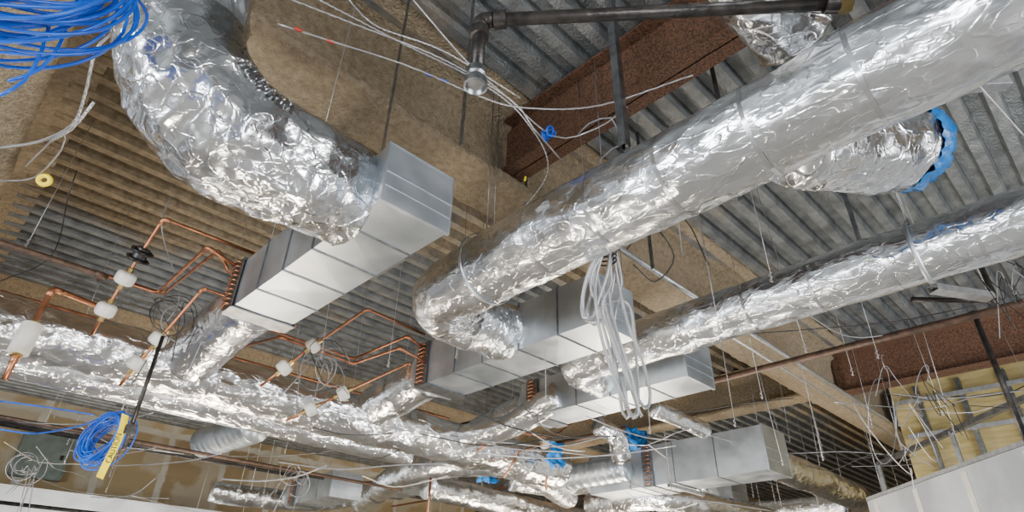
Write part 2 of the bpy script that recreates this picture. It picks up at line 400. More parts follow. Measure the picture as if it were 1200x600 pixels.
# ---------------------------------------------------------------- terminal boxes
def ring(x0,x1,z0,z1,y,w,t):
    a=z0;b=z1
    return join(boxvf((x0-t,y,a-t),(x1+t,y+w,a),.001),boxvf((x0-t,y,b),(x1+t,y+w,b+t),.001),boxvf((x0-t,y,a),(x0,y+w,b),.001),boxvf((x1,y,a),(x1+t,y+w,b),.001))
def thing_child(name,loc,parent):
    e=bpy.data.objects.new(name,None); e.empty_display_size=.05; COL.objects.link(e); e.parent=parent
    e.location=loc-parent_loc(parent); e['_wl']=tuple(loc); return e
def panelbox(x0,x1,y0,y1,z0,z1,seams):
    ys=[y0]+list(seams)+[y1]; vs=[];fs=[]
    def quad(a,b,c,d,n):
        k=len(vs); m=(a+b+c+d)/4+n*.004
        vs.extend([a,b,c,d,m]); fs.extend([(k,k+1,k+4),(k+1,k+2,k+4),(k+2,k+3,k+4),(k+3,k,k+4)])
    for ya,yb in zip(ys,ys[1:]):
        quad(V((x0,ya,z0)),V((x0,yb,z0)),V((x1,yb,z0)),V((x1,ya,z0)),V((0,0,-1)))
        quad(V((x0,ya,z1)),V((x1,ya,z1)),V((x1,yb,z1)),V((x0,yb,z1)),V((0,0,1)))
        quad(V((x0,ya,z0)),V((x0,ya,z1)),V((x0,yb,z1)),V((x0,yb,z0)),V((-1,0,0)))
        quad(V((x1,ya,z0)),V((x1,yb,z0)),V((x1,yb,z1)),V((x1,ya,z1)),V((1,0,0)))
    quad(V((x0,y0,z0)),V((x1,y0,z0)),V((x1,y0,z1)),V((x0,y0,z1)),V((0,-1,0)))
    quad(V((x0,y1,z0)),V((x0,y1,z1)),V((x1,y1,z1)),V((x1,y1,z0)),V((0,1,0)))
    return vs,fs
def vav(x0,x1,y0,y1,h0,h1,label,seams,coil,rout,yend):
    z0=1.5+h0;z1=1.5+h1
    e=thing('terminal_box',V(((x0+x1)/2,(y0+y1)/2,z0)),label,'duct box','sheet metal terminal boxes')
    mk('casing',panelbox(x0,x1,y0,y1,z0,z1,seams),'galv',e,smooth=False)
    for s in seams: mk('seam_flange',ring(x0,x1,z0,z1,s,.012,.008),'galvd',e,smooth=False)
    mk('end_flange',ring(x0,x1,z0,z1,y0-.002,.025,.010),'galv',e,smooth=False)
    xm=(x0+x1)/2
    mk('stiffener',join(obox(V((x0,y0-.004,z0+(z1-z0)*.5)),V((x1,y0-.004,z0+(z1-z0)*.5)),.008,.008),obox(V((x0,y0-.003,z0+(z1-z0)*.25)),V((x1,y0-.003,z0+(z1-z0)*.25)),.006,.004)),'galv',e,smooth=False)
    c=thing_child('heating_coil',V((x0,coil,z0)),e); o_=.022
    mk('coil_frame',join(boxvf((x0-o_,coil,z0-.014),(x1+o_,coil+.16,z0-.006),.002),boxvf((x0-o_,coil,z1),(x1+o_,coil+.16,z1+.012),.002),
        boxvf((x0-o_,coil,z0),(x0-o_+.006,coil+.16,z1),.001),boxvf((x1+o_-.006,coil,z0),(x1+o_,coil+.16,z1),.001)),'galvd',c,smooth=False)
    k=10
    for i in range(k):
        zz=z0+(z1-z0)*(i+.5)/k
        for sx_ in (-1,1):
            xx=x0-o_ if sx_<0 else x1+o_
            P=[V((xx,coil+.04,zz)),V((xx+sx_*.022,coil+.04,zz)),V((xx+sx_*.022,coil+.12,zz)),V((xx,coil+.12,zz))]
            mk('return_bend',sweep(fillet(P,.02,5),.007,8),'copper',c)
    vs=[];fs=[];S=32;zc=(z0+z1)/2;steps=5
    for i in range(steps+1):
        t=i/steps
        for j in range(S):
            th=2*math.pi*(j+.5)/S; cx=math.cos(th);sn=math.sin(th); m=max(abs(cx),abs(sn))
            sq=V((cx/m*(x1-x0)/2,0,sn/m*(z1-z0)/2)); rd=V((cx*rout,0,sn*rout)); p=sq.lerp(rd,t)
            vs.append(V((xm+p.x,y1+(yend-y1)*t,zc+p.z)))
    for i in range(steps):
        for j in range(S): fs.append((i*S+j,i*S+(j+1)%S,(i+1)*S+(j+1)%S,(i+1)*S+j))
    mk('round_transition',(vs,fs),'galv',e)
    mk('controller_housing',boxvf((x1+.012,y0+.5,z0+.08),(x1+.1,y0+.9,z1-.06),.008),'galvd',e,smooth=False)
    return e
vav(1.2,1.62,2.17,4.10,1.77,2.13,'bright galvanized sheet metal box below foil elbow',[2.5,2.85,3.2,3.55],3.90,.2,4.18)
vav(3.0,3.44,2.25,4.35,1.76,2.14,'galvanized sheet metal box fed by large foil duct',[2.6,3.0,3.4,3.75],4.12,.2,4.42)
vav(4.4,4.84,2.4,4.35,1.79,2.16,'galvanized sheet metal box fed by slimmer foil duct',[2.8,3.2,3.6],4.1,.18,4.45)
vav(7.2,7.80,3.05,5.7,1.58,2.10,'large bright galvanized box draped with blue film',[3.7,4.3,5.0],4.62,.19,5.9)
vav(9.3,9.8,4.6,6.2,1.7,2.1,'distant galvanized terminal box among ducts',[5,5.6],5.9,.18,6.4)
vav(5.9,6.3,7.6,9.3,1.75,2.1,'small galvanized box beyond main duct',[8,8.6],9.0,.17,9.5)
vav(4.6,5.1,8.4,9.8,1.5,1.85,'small galvanized box near far wall ducts',[8.8,9.3],9.5,.17,10.1)
for (x,z,r,sd,y0) in ((1.41,1.945,.215,61,4.12),(3.22,1.95,.205,62,4.36),(4.62,1.97,.185,63,4.4)):
    foil_duct([W(x,y0,z),W(x,4.75,z-.04),W(x,5.25,z-.12)],r,'foil-wrapped connector between box and main duct',sd,amp=.8,bands=[.03,.5],group='foil outlet connectors')
foil_duct([W(7.5,5.9,1.84),W(7.4,6.3,1.84),W(6.9,6.6,1.82),W(6.5,6.6,1.8)],.18,'foil-wrapped duct curving away from box',64,amp=1.0,seg=48)
foil_duct([W(7.95,3.35,1.84),W(8.6,3.35,1.83),W(11,3.35,1.80)],.2,'foil-wrapped duct leaving side of far box',65,seg=56,bands=[.3,.6,.8],amp=.8,mat='foilx')
foil_duct([at(425,592,1.68),at(470,557,1.72),at(545,541,1.74),at(610,547,1.74),at(665,582,1.68)],.18,'curved foil duct beyond main duct',66,amp=.8,seg=64,bands=[.2,.4,.6,.8],mat='foil')
foil_duct([at(700,497,1.95),at(722,512,1.85),at(728,535,1.7)],.11,'short drooping foil flexible duct',67,amp=1.3,seg=40,mat='foil2')
foil_duct([at(765,478,2.0),at(790,488,1.97),at(825,503,1.95)],.10,'small foil-wrapped branch duct',68,amp=1.0,seg=40,mat='foilx')
foil_duct([at(690,592,1.6),at(780,584,1.6),at(900,608,1.5)],.17,'foil-wrapped duct low in the far bay',69,amp=.9,seg=48,mat='foilx')
foil_duct([at(655,462,1.95),at(600,498,1.8),at(545,512,1.75)],.13,'small foil duct between boxes',71,amp=.8,seg=48)
foil_duct([W(8.3,5.6,2.0),W(9.0,5.2,2.0),W(9.25,5.0,1.95)],.14,'small foil flexible duct feeding far box',72,amp=1.2,seg=40,mat='foil2')
foil_duct([W(6.0,9.7,1.9),W(6.0,10.6,1.85),W(5.4,11.2,1.8),W(4,11.4,1.8)],.17,'far foil duct turning beside wall',73,amp=1.0,seg=40,mat='foil2')
foil_duct([W(5.2,6.9,1.55),W(6.6,6.9,1.5),W(8.4,7.0,1.5)],.17,'foil duct crossing below far boxes',74,amp=.7,seg=48,mat='foilx',bands=[.2,.5,.8])
foil_duct([W(8.3,6.2,1.55),W(8.9,6.7,1.55),W(9.9,7.0,1.55),W(11,7.0,1.55)],.17,'foil duct elbow beyond large box',75,amp=.8,seg=48,mat='foil')
def spiral(path,r,label,mat='galv'):
    P=catmull(path,.02)
    return tag(mk('spiral_duct',sweep(P,r,36,disp=lambda p,th,u:.008*(1 if (u*len(P)/6+th/6.283)%1<.25 else 0)),mat),label,'air duct')
spiral([at(240,519,1.75),at(300,500,1.75)],.17,'ribbed grey flexible duct stub by far wall')
spiral([at(665,560,1.75),at(735,548,1.8)],.16,'galvanized spiral duct among far ducts')
def drape(p,w,h,seed,label):
    vs=[];fs=[];n=22
    for i in range(n+1):
        for j in range(n+1):
            e_=1+.3*nz(V((i*.25,j*.25,seed)),1.3); sh=.25*nz(V((j*.3,seed,0)),1.1)*w
            q=p+V((w*i/n*e_+sh,0,-h*j/n*e_)); vs.append(q+V((0,.10*nz(q,8,seed)-.03,.05*nz(q,7,seed+3))))
    for i in range(n):
        for j in range(n): a=i*(n+1)+j; fs.append((a,a+1,a+n+2,a+n+1))
    return tag(mk('plastic_sheet',(vs,fs),'bluefilm'),label,'plastic film','blue plastic sheets')
drape(W(7.0,4.9,2.38),.5,.30,4,'crumpled blue plastic sheet lying over metal box')
drape(at(640,515,1.9),.25,.3,5,'crumpled blue plastic sheet hanging from duct')
drape(at(560,548,1.72),.28,.16,8,'crumpled blue plastic sheet on foil duct joint')
# ---------------------------------------------------------------- pipes
def pipe_run(P,r,mat,label,name='copper_pipe',cat='pipe',rad=.05,fit=True,group=None,covers=(),covr=.05):
    e=thing(name,P[0],label,cat,group)
    mk('pipe',sweep(fillet(P,rad,6),r,12),mat,e)
    if fit:
        for i in range(1,len(P)-1):
            a=(P[i-1]-P[i]).normalized();b=(P[i+1]-P[i]).normalized(); k=rad+.012
            mk('elbow_fitting',sweep(fillet([P[i]+a*k,P[i],P[i]+b*k],rad,6),r*1.22,12),mat,e)
    for (q,ax) in covers:
        s=covr/.075
        mk('valve_cover',lathe(q,ax,[(-.055*s,covr*.5),(-.05*s,covr*.8),(-.035*s,covr*.97),(-.02*s,covr),(.02*s,covr),(.035*s,covr*.97),(.05*s,covr*.8),(.055*s,covr*.5)]),'white',e,auto=50)
        mk('union_nut',lathe(q,ax,[(-.10*s,r*1.2),(-.095*s,r*1.9),(.095*s,r*1.9),(.10*s,r*1.2)],6),'brass',e,smooth=False)
    return e
p0=at(563,24,2.34); p1=at(985,4,2.34)
t=(p1-p0).normalized()
bot=p0-V((0,0,.37))
e=pipe_run([p1,p0,bot],.030,'iron','black iron sprinkler pipe with elbow and drop','sprinkler_pipe','pipe',.05)
for q,ax,k in ((p0+t*.09,t,1),(p0-V((0,0,.09)),V((0,0,1)),1),(p1-t*.04,t,1)):
    mk('threaded_coupling',lathe(q,ax,[(-.03,.032),(-.028,.043),(.028,.043),(.03,.032)],16),'iron',e,auto=40)
mk('sprinkler_outlet',lathe(bot,V((0,0,-1)),[(-.05,.032),(-.045,.044),(-.01,.044),(0,.036),(.02,.036),(.025,.050),(.055,.052),(.06,.043),(.045,.033),(.045,.01)],12),'galvd',e,auto=30)
mk('brass_cap',lathe(p1,t,[(-.02,.032),(-.015,.046),(.04,.046),(.045,.03)],6),'brass',e,smooth=False)
pipe_run([W(5.72,-3,2.2),W(5.72,4.3,2.2)],.032,'rustpipe','long dark brown steel sprinkler main','steel_pipe')
pipe_run([W(6.3,4.4,2.1),W(6.3,6.3,2.1)],.03,'rustpipe','dark brown steel pipe beyond boxes','steel_pipe')
pipe_run([at(1140,365,2.4),at(1140,365,2.4)-V((0,0,1.15))],.022,'iron','black iron drop pipe beside white partition','steel_pipe')
q=at(1128,352,2.4); pipe_run([q+V((-.3,.3,.0)),q+V((0.2,-.2,0)),q+V((.2,-.2,.9))],.022,'iron','black pipe arm above partition','steel_pipe')
pipe_run([W(-1.5,5.0,2.18),W(.95,5.0,2.16),W(.95,4.0,2.16),W(1.16,4.0,2.10)],.0125,'copper','copper heating main above foil duct')
pipe_run([W(-1.5,5.3,2.3),W(1.05,5.3,2.3),W(1.05,4.1,2.22),W(1.17,4.1,2.08)],.0125,'copper','copper heating main above foil duct')
pipe_run([W(-1.5,4.75,2.05),W(.55,4.75,2.05),W(.55,5.0,2.12)],.020,'rustpipe','brown steel pipe above foil duct','steel_pipe')
pipe_run([W(1.7,6.2,2.3),W(1.7,5.1,2.2),W(2.8,5.1,2.18),W(2.8,4.2,2.16),W(2.96,4.2,2.1)],.0125,'copper','copper pipe looping from main to box coil')
pipe_run([W(1.95,6.2,2.3),W(1.95,4.9,2.08),W(2.7,4.9,2.05),W(2.7,4.15,2.0),W(2.96,4.15,1.95)],.0125,'copper','copper pipe looping from main to box coil')
for y_,h_ in ((6.3,2.3),(6.45,2.32),(6.9,2.4)):
    pipe_run([W(-2,y_,h_),W(5.0,y_,h_)],.015,'copper','straight copper main running beyond foil duct',group='copper mains beyond main duct',fit=False)
pipe_run([W(1.9,5.75,2.02),W(4.3,5.75,2.0)],.028,'white','white insulated pipe along main duct','insulated_pipe')
def hyd(P,label,c):
    Q=[aty(*p) for p in P]; cov=[(Q[i],(Q[i+1]-Q[i])) for i in c]
    return pipe_run(Q,.0115,'copper',label,rad=.035,group='copper heating branches',covers=cov,covr=.064)
hyd([(306,300,4.0),(192,256,4.2),(147,326,4.5),(124,363,4.65),(108,392,4.75)],'copper branch pipe with white valve covers',[2,3])
hyd([(290,356,4.0),(238,338,4.4),(186,398,4.7),(161,427,4.8),(140,452,4.85)],'copper branch pipe with white valve covers',[2,3])
hyd([(498,392,4.2),(430,362,4.2),(367,405,4.55),(333,431,4.7),(305,453,4.8)],'copper branch pipe with white valve covers',[2,3])
hyd([(505,432,4.2),(478,426,4.5),(402,461,4.75),(364,479,4.9),(335,493,5.0)],'copper branch pipe with white valve covers',[2,3])
hyd([(640,512,5.0),(600,505,5.0),(560,528,5.0)],'copper branch pipe at far box',[1])
hyd([(735,520,5.2),(680,488,5.2),(638,520,5.2),(610,528,5.2),(590,560,5.2)],'copper branch pipe at far box',[2])
pipe_run([aty(130,365,4.85),aty(62,338,4.75),aty(20,415,4.7),aty(5,445,4.7)],.018,'copper','copper pipe with white insulated section')
a=aty(62,338,4.75); b=aty(20,415,4.7)
e=thing('pipe_insulation',a+(b-a)*.78,'white cylindrical insulation on copper pipe','insulation')
d=(b-a).normalized(); mk('insulation_sleeve',lathe(a+(b-a)*.78,d,[(-.11,.03),(-.10,.06),(.10,.06),(.11,.03)],20),'white',e,auto=40)
mk('insulation_collar',lathe(a+(b-a)*.78,d,[(-.13,.02),(-.125,.032),(.125,.032),(.13,.02)],12),'brass',e,auto=40)
for px,py,h,d in ((505,560,1.5,.5),(640,545,1.7,.3)):
    q=at(px,py,h); pipe_run([q,q-V((0,0,d))],.014,'copper','short vertical copper stub',group='copper stubs')
A0=aty(192,256,4.2);A1=aty(147,326,4.5); q=A0.lerp(A1,.62); ax=(A1-A0).normalized()
e=thing('circulator_valve',q,'black round valve handle on copper pipe','valve')
mk('valve_body',lathe(q,ax,[(-.06,.02),(-.055,.045),(.04,.05),(.05,.02)],18),'black',e,auto=40)
a1=ax.orthogonal().normalized(); a2=ax.cross(a1)
for kk in (-.03,.03): mk('handwheel',sweep([q+ax*kk+(a1*math.cos(t_)+a2*math.sin(t_))*.065 for t_ in [2*math.pi*i/24 for i in range(24)]],.012,8,closed=True),'iron',e)
# ---------------------------------------------------------------- hangers
def wire(p,top,r=.0025,mat='wire',name='hanger_wire',label='thin steel hanger wire from roof deck',group='hanger wires'):
    vf=join(sweep([p,p.lerp(top,.5),top],r,5),sweep([p+V((.012*math.cos(k),.012*math.sin(k),k*.006)) for k in [i*.7 for i in range(18)]],r*.8,4))
    return tag(mk(name,vf,mat),label,'wire',group)
def hanger(cx,y,h,r,wide=.025):
    e=thing('duct_hanger',W(cx,y,h),'galvanized strap hanger around foil duct','hanger','duct strap hangers')
    vs=[];fs=[];S=40;rr=r+.014
    for i in range(S):
        th=2*math.pi*i/S
        for yy in (-wide/2,wide/2):
            for k in (0,.002): vs.append(W(cx+math.cos(th)*(rr+k),y+yy,h+math.sin(th)*(rr+k)))
    for i in range(S):
        a=i*4;b=((i+1)%S)*4
        fs+=[(a,b,b+2,a+2),(a+1,a+3,b+3,b+1),(a,a+1,b+1,b),(a+2,b+2,b+3,a+3)]
    mk('strap_ring',(vs,fs),'galv',e)
    for s in (-1,1): mk('rod',sweep([W(cx+s*.03,y,h+rr),W(cx+s*.03,y,DH+.03)],.004,6),'galvd',e)
    mk('bracket',boxvf(W(cx-.05,y-.012,h+rr-.005),W(cx+.05,y+.012,h+rr+.02),.002),'galvd',e,smooth=False)
    return e
hanger(2.21,2.5,1.93,.228); hanger(2.21,-.6,1.93,.228)
for y in (.5,2.7): hanger(3.98,y,2.0,.185)
def strap(px,py,h,top=DH,w=.03,mat='galvd'):
    p=at(px,py,h); return tag(mk('hanger_strap',obox(p,V((p.x,p.y,1.5+top)),w,.004,V((1,0,0))),mat,smooth=False),'flat galvanized hanger strap from deck','hanger','flat hanger straps')
for a in ((446,190,2.14),(540,170,2.3),(868,235,2.15),(615,330,2.2),(765,315,2.25),(1010,290,2.2)): strap(*a)
q=at(732,172,2.2); tag(mk('angle_bracket',channel(q,V((q.x,q.y,1.5+DH)),.045,.045),'galvd',smooth=False),'grey steel strut hanging from deck','bracket')
def line(P,r,mat,name,label,cat='cable',group=None,step=.06,seg=7):
    return tag(mk(name,sweep(catmull(P,step),r,seg),mat),label,cat,group)
for (px,py,h,px2,py2) in ((300,348,1.8,405,0),(640,475,1.3,641,180),(372,180,2.0,410,0),(845,400,1.7,0,0),(862,500,1.5,0,0),(535,420,1.8,0,0),(560,440,1.8,0,0),(470,470,1.7,0,0),
        (385,300,2.1,0,0),(455,430,1.8,0,0),(690,300,2.0,0,0),(905,330,1.9,0,0),(1030,420,1.9,0,0),(330,470,1.7,0,0),(250,400,2.0,0,0),(80,420,1.9,0,0),(30,290,2.3,0,0),(965,540,1.3,0,0),(1085,300,2.2,0,0),(1000,440,2.0,0,0)):
    p=at(px,py,h); wire(p,V((p.x+random.uniform(-.04,.04),p.y,1.5+DH)))
line([at(1062,0,2.3),at(1122,72,2.2),at(1205,165,2.0)],.004,'wire','hanger_wire','taut steel wire beside large duct','wire','hanger wires')
random.seed(21)
for i in range(110):
    x=random.uniform(1,13); y=random.uniform(4.2,13) if random.random()<.6 else random.uniform(.5,4); 
    if x<4.5 and y<4: continue
    h=random.uniform(1.4,2.3); p=W(x,y,h); wire(p,W(x+random.uniform(-.1,.1),y+random.uniform(-.1,.1),DH),r=.003)
def trapeze(x0,x1,y,h):
    e=thing('trapeze_hanger',W((x0+x1)/2,y,h),'galvanized strut trapeze hanging on threaded rods','hanger','strut trapezes')
    mk('strut',channel(W(x0,y,h),W(x1,y,h)),'galvw',e,smooth=False)
    for x in (x0+.04,x1-.04): mk('threaded_rod',sweep([W(x,y,h-.05),W(x,y,DH)],.005,6),'galvd',e)
trapeze(7.1,7.95,4.35,1.54); trapeze(5.2,6.6,7.3,1.6)
tag(mk('conduit',sweep([W(3.25,2.19,2.42),W(9.2,2.19,2.42)],.020,10),'galvw'),'long galvanized conduit crossing toward partition','conduit')
tag(mk('conduit',sweep([W(5.3,2.55,2.6),W(11,2.55,2.6)],.012,10),'galvw'),'thin galvanized conduit beside larger conduit','conduit')
a=at(1068,103,2.55);b=at(1180,97,2.55); tag(mk('strut_channel',channel(a,b,.06,.06),'galvw',smooth=False),'short galvanized strut by large foil duct','bracket')
a=at(1093,338,2.3);b=at(1160,348,2.3); tag(mk('strut_channel',channel(a,b,.09,.05),'galvw',smooth=False),'short galvanized strut bracket on rods','bracket')
wire(a,V((a.x,a.y,1.5+DH))); wire(b,V((b.x,b.y,1.5+DH)))
# ---------------------------------------------------------------- armored cables at top
mcs=[[(325,28,2.6),(400,52,2.6),(480,78,2.6),(560,112,2.55),(612,126,2.5),(700,124,2.55),(812,88,2.6)],
 [(330,-5,2.8),(420,30,2.75),(520,70,2.7),(600,118,2.6),(625,150,2.5),(660,190,2.5)],
 [(365,-5,2.9),(470,50,2.8),(560,95,2.7),(615,140,2.6),(642,200,2.5),(600,260,2.4)],
 [(480,-5,3.0),(545,70,2.8),(590,110,2.7),(650,160,2.6),(700,150,2.6),(735,125,2.6)],
 [(405,-5,2.8),(440,30,2.8),(520,60,2.7),(610,115,2.6)]]
for P in mcs: line([at(*p) for p in P],.0045,'mc','armored_cable','thin silver armored cable looping under deck',group='armored cables under beam')
for P in ([(0,173,2.0),(45,166,2.0),(85,146,2.0),(100,110,2.05),(112,60,2.1),(130,40,2.3)],[(60,165,2.0),(85,150,1.95),(110,120,2.0)]):
    line([at(*p) for p in P],.007,'mc','armored_cable','silver flexible conduit near blue cables')
line([at(0,212,2.0),at(40,208,1.98),at(72,175,2.0),at(75,155,2.0),at(60,165,2.02),at(30,195,2.0)],.0045,'wire','steel_cable','thin steel cable loop with yellow clip')
q=at(52,211,1.96); e=thing('cable_tag',q,'round yellow plastic tag on cable','tag')
mk('tag_ring',sweep([q+R@V((math.cos(t_)*.032,math.sin(t_)*.024,0)) for t_ in [2*math.pi*i/20 for i in range(20)]],.013,8,closed=True),'yellow',e)
for px,py,h in ((372,180,2.0),(615,212,2.4)):
    q=at(px,py,h); tag(mk('cable_tag',lathe(q,V((.2,0,1)),[(0,.004),(.002,.007),(.04,.007),(.042,.003)],8),'yellow'),'small yellow marker on hanging wire','tag','small yellow markers')
for px,py,h in ((383,47,2.6),(498,86,2.6),(516,93,2.6),(345,33,2.6)):
    q=at(px,py,h); q2=at(px+9,py+3.4,h); tag(mk('cable_marker',sweep([q,q2],.008,8),'red' if px%2 else 'blue'),'coloured tape marker on armored cable','tape','cable markers')
random.seed(5)
def coil(center,ax1,ax2,r0,r1,n,cr,mat,label,name,jit=.03,depth=None,cat='cable bundle',squash=1,part='cable'):
    depth=depth or ax1.cross(ax2).normalized()*.05
    e=thing(name,center,label,cat)
    for k in range(n):
        rr=random.uniform(r0,r1); o=V([random.uniform(-jit,jit) for _ in range(3)])+depth*random.uniform(-1,1)
        ph=random.uniform(0,6); am=random.uniform(.02,.08); q=random.uniform(.85,1.1)
        P=[]
        for i in range(14):
            t_=2*math.pi*i/14; w=1+am*math.sin(2*t_+ph)+am*.6*math.sin(3*t_+ph*2)
            P.append(center+o+ax1*math.cos(t_)*rr*w+ax2*math.sin(t_)*rr*w*squash*q+depth*math.sin(t_+ph)*.5)
        mk(part,sweep(catmull(P,.04,True),cr,6,closed=True),mat,e)
    return e
cr_=R@V((1,0,0)); cu_=R@V((0,1,0))
c=aty(8,-35,1.95)
coil(c,V((.93,-.36,0)),V((.1,.1,1)).normalized(),.17,.34,34,.0058,'blue','large hanging coil of bright blue network cables','cable_bundle',.03,V((.3,.9,.1))*.12)
line([aty(60,20,1.9),aty(48,62,1.9),aty(28,95,1.9),aty(0,112,1.9)],.0052,'blue','network_cable','loose blue network cable end')
line([aty(90,0,1.9),aty(70,52,1.9),aty(45,82,1.9),aty(10,95,1.9)],.0052,'blue','network_cable','loose blue network cable end')
q=at(642,157,2.55); coil(q,V((1,0,0)),V((0,0,1)),.01,.04,7,.005,'blue','small blue cable knot on armored cables','cable_knot',.012,V((0,.03,0)))
q=at(124,514,1.03); tilt=(V((0,0,1))+cr_*.25).normalized()
coil(q,cr_,tilt,.075,.13,22,.0055,'blue','coiled blue network cables with yellow caution tag','cable_bundle',.016,V((.04,.04,0)),squash=1.5)
mm_=[q+tilt*.16+V((0,0,.5)),q+tilt*.17]; line(mm_,.004,'wire','hanger_wire','thin wire holding blue cable coil','wire','hanger wires')
line([at(0,503,1.1),at(40,508,1.1),at(90,500,1.07),at(118,490,1.07)],.006,'blue','network_cable','blue network cables draped across room')
line([at(0,470,1.4),at(60,478,1.4),at(110,486,1.35)],.006,'blue','network_cable','blue network cables draped across room')
# caution tag
a=atd(147,486,3.75); b=atd(117,560,3.75)
d=(b-a).normalized(); s=(cr_-d*cr_.dot(d)).normalized(); wd=.046; nrm=s.cross(d)
L=(b-a).length
e=thing('caution_tag',a,'long yellow caution tag with black lettering','tag')
vs=[];fs=[];K=17
for k in (0,.0015):
    for i in range(K):
        u=i/(K-1); c_=a+d*L*u+nrm*(.012*math.sin(u*6)+k)+s*(.014*math.sin(u*3.14))
        vs+= [c_-s*wd/2,c_+s*wd/2]
n=2*K
for i in range(K-1):
    fs.append((2*i,2*i+1,2*i+3,2*i+2)); fs.append((n+2*i,n+2*i+2,n+2*i+3,n+2*i+1)); fs.append((2*i,2*i+2,n+2*i+2,n+2*i)); fs.append((2*i+1,n+2*i+1,n+2*i+3,2*i+3))
mk('tag_sheet',(vs,fs),'yellow',e,smooth=False)
tc=bpy.data.curves.new('t','FONT'); tc.body='CAUTION'; tc.size=.044; tc.align_x='CENTER'; tc.align_y='CENTER'; tc.extrude=.001
to=bpy.data.objects.new('t',tc); COL.objects.link(to); bpy.context.view_layer.update()
me=bpy.data.meshes.new_from_object(to); bpy.data.objects.remove(to)
me.materials.clear(); me.materials.append(M['ink'])
tx=bpy.data.objects.new('tag_lettering',me); COL.objects.link(tx); tx.parent=e
xa=-d; view=(EYE-a).normalized(); za=view-xa*view.dot(xa); za.normalize(); ya=za.cross(xa)
mm=Matrix((xa,ya,za)).transposed().to_4x4(); mm.translation=(b-a)*.5+za*.016+s*.012
tx.matrix_local=mm
# ---------------------------------------------------------------- centre bundle of armored conduits
random.seed(11)
cc=thing('conduit_bundle',aty(706,290,1.9),'hanging loops of silver armored flexible conduit','cable bundle')
Yb=1.80
def loop(pts,dy=0): 
    return [aty(px,py,Yb+dy+random.uniform(-.03,.03)) for px,py in pts]
LP=[[(706,288),(690,318),(682,352),(684,372),(694,372),(702,350),(712,320),(715,292)],
 [(708,290),(698,330),(700,372),(712,420),(728,462),(740,486),(748,484),(742,450),(726,400),(714,350),(716,300)],
 [(712,286),(716,330),(706,360),(722,410),(738,450),(756,478),(762,462),(752,420),(736,380),(724,330),(718,290)],
 [(704,288),(700,322),(712,372),(730,430),(734,470),(738,488),(730,484),(722,440),(704,372),(692,330),(704,300)],
 [(700,300),(686,335),(683,365),(690,376),(700,362),(722,352),(738,360),(744,400),(748,470),(742,490)],
 [(720,288),(728,330),(720,380),(732,430),(746,474),(752,488)],
 [(698,305),(694,340),(688,368),(696,380),(706,372),(716,345),(722,305)],
 [(715,300),(708,345),(716,395),(724,440),(734,480)]]
for i,P in enumerate(LP): mk('conduit_loop',sweep(catmull(loop(P,i*.012-.04),.03),.0092,9),'mc',cc)
for k in range(3):
    P=aty(711,296+k*5,Yb); mk('cable_tie',sweep([P+V((math.cos(t_)*.05,math.sin(t_)*.06,0)) for t_ in [2*math.pi*i/16 for i in range(16)]],.006,6,closed=True),'black',cc)
mk('support_wire',sweep([aty(712,290,Yb),V((aty(712,290,Yb).x,Yb,1.5+DH))],.004,6),'wire',cc)
random.seed(3)
for P in ([(735,292,2.3),(760,262,2.5),(790,300,2.3),(768,330,2.2),(742,310,2.2)],[(700,190,2.6),(728,170,2.6),(760,190,2.6),(790,240,2.5),(800,300,2.3)],
   [(676,160,2.7),(690,145,2.7),(716,138,2.7),(725,160,2.6)],[(745,245,2.6),(800,255,2.6),(830,310,2.4)],
   [(868,392,2.3),(960,385,2.4),(1060,375,2.5),(1200,345,2.6)],[(830,350,2.2),(900,340,2.3),(1000,395,2.2),(1120,370,2.3)],
   [(0,330,2.4),(60,300,2.5),(80,230,2.8),(90,200,3.0)],[(180,395,2.0),(210,350,2.3),(190,270,2.6),(200,230,3.0)],[(270,380,2.0),(235,360,2.2),(210,345,2.3)]):
    line([at(*p) for p in P],.005,random.choice(['black','black','grey']),'electrical_cable','thin dark electrical cable looping between ducts',group='loose dark cables')
random.seed(14)
def tangle(px,py,h,n,rad,mat,label,wr=.0035):
    c=at(px,py,h); e=thing('wire_tangle',c,label,'cable bundle')
    for k in range(n):
        o=V([random.uniform(-rad,rad)*.4 for _ in range(3)]); r_=rad*random.uniform(.3,1); ph=random.uniform(0,6); tw=random.uniform(-.6,.6)
        P=[c+o+V((math.cos(ph+a_)*r_,math.sin(ph+a_)*r_*tw,math.sin(ph+a_)*r_)) for a_ in [i*.6 for i in range(random.randint(5,11))]]
        P.append(P[-1]+V((random.uniform(-.2,.2),random.uniform(-.2,.2),-random.uniform(.1,.5))))
        mk('wire',sweep(catmull(P,.05),wr,5),mat if isinstance(mat,str) else random.choice(mat),e)
tangle(1050,500,1.5,5,.36,['grey','wire','white'],'loose tangle of grey and white wires near partition')
tangle(1100,465,1.7,3,.2,['grey','black'],'small tangle of grey wires by partition')
tangle(1060,435,1.9,3,.28,['wire','grey'],'looped armored cables under bare beam')
tangle(1185,330,2.2,7,.25,['black','grey'],'dark wires gathered beside support rods')
tangle(30,550,1.0,6,.13,['wire','grey'],'grey wire tangle by wall panel')
tangle(345,560,1.3,5,.2,['wire','grey'],'grey cable loops near far wall')
tangle(380,430,1.8,6,.2,['black','grey'],'dark control wires beside box')
tangle(205,370,1.9,6,.22,['black','grey'],'dark control wires around copper branches')
random.seed(30)
